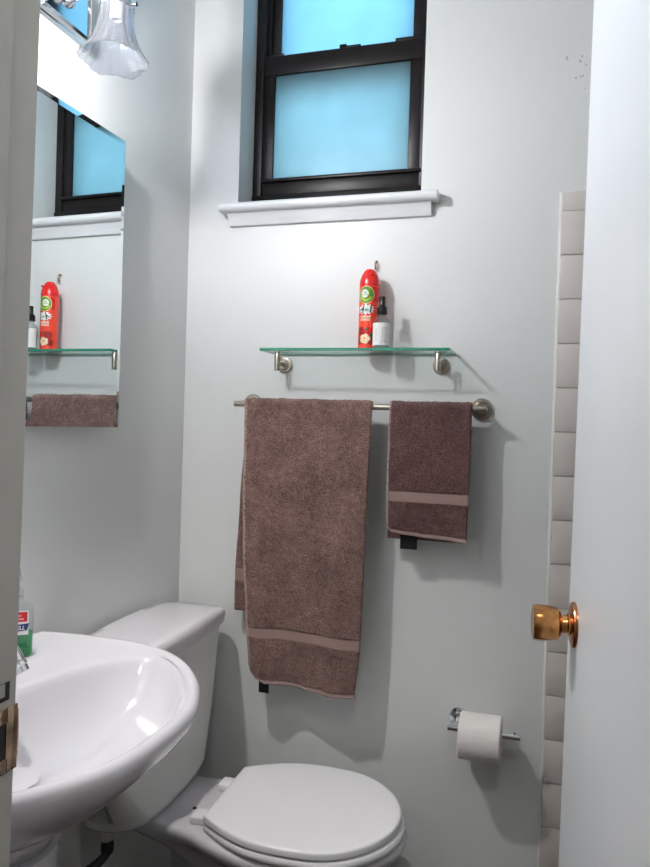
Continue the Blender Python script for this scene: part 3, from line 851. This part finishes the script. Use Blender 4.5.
# ------------------------------------------------------------------ towels
def towel(thing_o, xl, xr, front, back, ysh, folds, band_rng, hem_w, terry, seed, back_xl, back_xr, back_band=None, step=.0022, th=.0085):
    """xl/xr: tables z -> x edge of the front layer; front(t) = z of the front bottom edge; back = z of the back bottom"""
    Rw = TRr + th/2 - .0004
    def P(s, t):
        # s in [0,1] front from bar top to bottom; s in [-1,0] back
        if s >= 0:
            Ltot = PI/2*Rw + (TZ - front(.5))
            d_ = s*Ltot + (front(.5)-front(t))*max(0, (s-.55)/.45)**3
            if d_ < PI/2*Rw:
                a = d_/Rw; y = TY - Rw*math.sin(a); z = TZ + Rw*math.cos(a); k = 0
            else:
                z = TZ - (d_-PI/2*Rw); y = TY - Rw; k = min(1, (TZ-z)/.25)
            xa, xb = lerp_tab(xl, z), lerp_tab(xr, z)
            x = xa + (xb-xa)*t
            y += -folds(t, max(0, TZ-z))*k - ysh*(max(0, TZ-z))
            n = Vector((0, -1, 0)) if d_ > PI/2*Rw else Vector((0, -math.sin(d_/Rw), math.cos(d_/Rw)))
        else:
            Ltot = PI/2*Rw + (TZ-back); d_ = -s*Ltot
            if d_ < PI/2*Rw:
                a = d_/Rw; y = TY + Rw*math.sin(a); z = TZ + Rw*math.cos(a); n = Vector((0, math.sin(a), math.cos(a)))
            else:
                z = TZ - (d_-PI/2*Rw); y = TY + Rw + .010*min(1, (TZ-z)/.3); n = Vector((0, 1, 0))
            xa, xb = lerp_tab(back_xl, z), lerp_tab(back_xr, z)
            x = xa + (xb-xa)*t
        return Vector((x, y, z)), n
    Lf = TZ - front(.5); Lb = TZ - back; W = xr[0][1]-xl[0][1] if True else 0
    W = abs(xr[-1][1]-xl[-1][1])
    def sheet(s0, s1, amp, thick, fine=True, t0=0.0, t1=1.0, lift=0.0, rnd=True):
        Lt = (Lf if s0 >= 0 else Lb)*(s1-s0)+ (Lb*0 if s0 >= 0 else 0)
        if s0 < 0 < s1: Lt = Lb*(-s0)+Lf*s1
        ns = max(3, int(abs(Lt)/step)); ntt = max(3, int(W*(t1-t0)/step))
        bm = nb(); F, B = [], []
        for i in range(ns+1):
            s = s0 + (s1-s0)*i/ns; fr, br = [], []
            for j in range(ntt+1):
                t = t0 + (t1-t0)*j/ntt
                p, n = P(s, t)
                # rounded rims
                e = min(1.0, min((t-0)*W, (1-t)*W)/.006) if rnd else 1
                e2 = 1.0
                if s > .9: e2 = min(1.0, (1-s)*Lf/.005)
                if s < -.9: e2 = min(1.0, (1+s)*Lb/.005)
                e = math.sqrt(max(0, 1-(1-e)**2))*.75+.25; e2 = math.sqrt(max(0, 1-(1-e2)**2))*.75+.25
                hh = thick/2*min(e, e2)
                q = p*260
                dd = amp*(noise.noise(q)*1.1 + random.uniform(-.8, .8)*.8)
                lump = (noise.noise(p*28+Vector((seed, 0, 0)))*.0012) if amp > 0 else 0
                fr.append(bm.verts.new(p + n*(hh+dd+lump+lift) + Vector((random.uniform(-1, 1), 0, random.uniform(-1, 1)))*amp*.6))
                br.append(bm.verts.new(p - n*hh))
            F.append(fr); B.append(br)
        for i in range(ns):
            for j in range(ntt):
                bm.faces.new((F[i][j], F[i][j+1], F[i+1][j+1], F[i+1][j]))
                bm.faces.new((B[i][j], B[i+1][j], B[i+1][j+1], B[i][j+1]))
        for i in range(ns):
            bm.faces.new((F[i][0], F[i+1][0], B[i+1][0], B[i][0])); bm.faces.new((F[i][-1], B[i][-1], B[i+1][-1], F[i+1][-1]))
        for j in range(ntt):
            bm.faces.new((F[0][j], B[0][j], B[0][j+1], F[0][j+1])); bm.faces.new((F[-1][j], F[-1][j+1], B[-1][j+1], B[-1][j]))
        return bm
    b0, b1 = band_rng
    A = .0015
    sb0 = -1 if not back_band else -back_band[0]
    mk('terry_panel', sheet(sb0, b0, A, th), terry, thing_o, sharp=180)
    mk('woven_band', sheet(b0, b1, 0, th*.62), M['band'], thing_o, sharp=180, label='flat woven band')
    hs_ = 1 - hem_w/Lf
    mk('terry_border', sheet(b1, hs_, A, th), terry, thing_o, sharp=180)
    mk('hem', sheet(hs_, 1, .0002, th*.6), M['hem'], thing_o, sharp=180, label='paler stitched hem')
    if back_band:
        mk('woven_band', sheet(-back_band[1], -back_band[0], 0, th*.6), M['band'], thing_o, sharp=180)
        mk('terry_border', sheet(-1, -back_band[1], A, th), terry, thing_o, sharp=180)
    # pale side hem along the left edge
    mk('side_hem', sheet(.02, .97, .0001, th*.9, t0=0, t1=.022, lift=.0005, rnd=False), M['hem'], thing_o, sharp=180)
    return P

def bath_front(t):
    return lerp_tab([(0, .660), (.04, .643), (.12, .632), (.3, .628), (.6, .626), (.9, .622), (1.0, .626)], t)
def bath_folds(t, d_):
    return .008*math.sin(t*7.2+.9+d_*1.2) + .006*math.sin(t*13-d_*2.2+2.0) + .014*math.exp(-((t-.78)/.10)**2)*min(1, d_/.5)
bt = thing('bath_towel', (-.607, TY, .63), 'large brown bath towel hanging over the left of the towel bar', 'towel')
towel(bt, [(.60, -.716), (.68, -.737), (.80, -.749), (1.0, -.763), (1.2, -.771), (1.345, -.776), (1.4, -.776)],
      [(.60, -.457), (.76, -.444), (1.0, -.440), (1.2, -.438), (1.345, -.437), (1.4, -.437)],
      bath_front, .800, .012, bath_folds, (.802, .840), .012, M['terry'], 3.0,
      [(.80, -.805), (.90, -.806), (1.10, -.797), (1.3, -.782), (1.4, -.780)], [(.8, -.47), (1.4, -.442)], back_band=(.80, .86))
mk('care_tag', box((-.718, TY-.006, .600), (-.690, TY-.0045, .650), .0003), M['blackcloth'], bt, smooth=False)

def hand_front(t):
    return lerp_tab([(0, 1.052), (.05, 1.043), (.2, 1.038), (.6, 1.032), (1.0, 1.026)], t)
def hand_folds(t, d_):
    return .004*math.sin(t*6.0+.3+d_*2) + .0025*math.sin(t*11+d_*3+1.0)
ht = thing('hand_towel', (-.3, TY, 1.03), 'small plum-brown hand towel hanging near the right end of the towel bar', 'towel')
towel(ht, [(1.02, -.384), (1.08, -.390), (1.2, -.393), (1.345, -.393), (1.4, -.393)], [(1.0, -.197), (1.2, -.194), (1.345, -.194), (1.4, -.194)],
      hand_front, 1.022, .010, hand_folds, (.668, .748), .010, M['terry_dark'], 9.0,
      [(1.0, -.397), (1.4, -.397)], [(1.0, -.228), (1.2, -.205), (1.4, -.199)])
mk('care_tag', box((-.360, TY+.004, 1.000), (-.318, TY+.0055, 1.05), .0003), M['blackcloth'], ht, smooth=False)

# ------------------------------------------------------------------ toilet paper
RX0, RX1, RY, RZ = -.228, -.058, 1.795, .582
th_ = thing('paper_holder', (-.2105, YB, RZ), 'chrome toilet paper holder on the back wall beside the tile', 'paper holder')
mk('wall_rosette', lathe((-.2105, YB-.0005, RZ), (0, -1, 0), [(0, .0245), (.006, .0245), (.009, .0220), (.0095, .016), (.013, .014), (.0135, .010)], 40), M['chrome'], th_)
mk('post', tube([(-.2105, YB-.010, RZ), (-.2105, RY, RZ)], .0075, 20), M['chrome'], th_)
rd = mk('rod', lathe((RX0, RY, RZ), (1, 0, 0), [(0, .0062), (.001, .0072), (RX1-RX0-.001, .0072), (RX1-RX0, .0062)], 24), M['chrome'], th_)
mk('set_pin', lathe((RX1-.014, RY, RZ+.006), (0, 0, 1), [(0, .0022), (.004, .0022), (.0045, .001)], 10), M['black'], rd)
rl = thing('toilet_roll', (-.151, RY, RZ-.0115), 'white toilet paper roll hanging on the chrome holder', 'toilet roll')
rc = (0, RY, RZ-.0127)
core, ro = .0200, .0540
xa, xb = -.199, -.102
bm = nb()
prof = [(xa+.001, core+.001), (xa, core+.003), (xa, ro-.003), (xa+.003, ro), (xb-.003, ro), (xb, ro-.003), (xb, core+.003), (xb-.001, core+.001)]
rings = []
for (x, r) in prof:
    rings.append([Vector((x, rc[1]+r*math.cos(2*PI*k/72), rc[2]+r*math.sin(2*PI*k/72))) for k in range(72)])
add_rings(bm, rings, cap0=False, cap1=False)
mk('paper', bm, M['paper'], rl, sharp=40)
bm = nb()
rings = [[Vector((x, rc[1]+r*math.cos(2*PI*k/48), rc[2]+r*math.sin(2*PI*k/48))) for k in range(48)] for (x, r) in ((xa+.0005, core), (xb-.0005, core), (xb-.0005, core+.0012), (xa+.0005, core+.0012), (xa+.0005, core))]
add_rings(bm, rings, cap0=False, cap1=False)
mk('core', bm, M['card'], rl, sharp=40)
# loose end of the sheet at the back of the roll
bm = nb(); g = []
for i in range(13):
    a = -1.9 + .0*i
    z = rc[2] - .010 - .0052*i
    y = rc[1] + (ro+.0006) - .0006*i + .001*math.sin(i*.6)
    g.append([bm.verts.new((xa+.001+(xb-xa-.002)*j/10, y, z + .0012*math.sin(j))) for j in range(11)])
for i in range(12):
    for j in range(10): bm.faces.new((g[i][j], g[i][j+1], g[i+1][j+1], g[i+1][j]))
mk('loose_sheet', bm, M['paper'], rl)

# ------------------------------------------------------------------ hall fill light (out of view, added to brighten the room)
hl = thing('hall_fill_light', (0.1, -.5, ZC), 'round white fill light added overhead in the unseen hallway', 'fill light')
mk('diffuser', lathe((.1, -.5, ZC-.002), (0, 0, -1), [(0, .13), (.03, .125), (.06, .09), (.07, .001)], 32), mat('fill_diffuser', (245, 248, 255), .5, emit=(247, 244, 236), estr=33.0), hl)

# ------------------------------------------------------------------ sky
w = bpy.data.worlds.new('sky'); S.world = w; w.use_nodes = True
bg = w.node_tree.nodes['Background']
bg.inputs['Color'].default_value = (.20, .515, .78, 1)
bg.inputs['Strength'].default_value = 2.2

# ------------------------------------------------------------------ camera
yaw, pitch, roll = math.radians(17.3), math.radians(-.7), math.radians(1.76)
f = Vector((-math.sin(yaw)*math.cos(pitch), math.cos(yaw)*math.cos(pitch), math.sin(pitch)))
r = Vector((math.cos(yaw), math.sin(yaw), 0)); u = r.cross(f)
r2 = r*math.cos(roll) + u*math.sin(roll); u2 = -r*math.sin(roll) + u*math.cos(roll)
cam = bpy.data.cameras.new('camera'); co = bpy.data.objects.new('camera', cam); COL.objects.link(co)
co.matrix_world = Matrix(((r2.x, u2.x, -f.x, 0), (r2.y, u2.y, -f.y, 0), (r2.z, u2.z, -f.z, 1.30), (0, 0, 0, 1)))
cam.sensor_width = 36; cam.lens = 745*36/867.0; cam.clip_start = .02
S.camera = co
S.view_settings.view_transform = 'Standard'; S.view_settings.look = 'None'
S.view_settings.gamma = 1; S.view_settings.exposure = 0.5
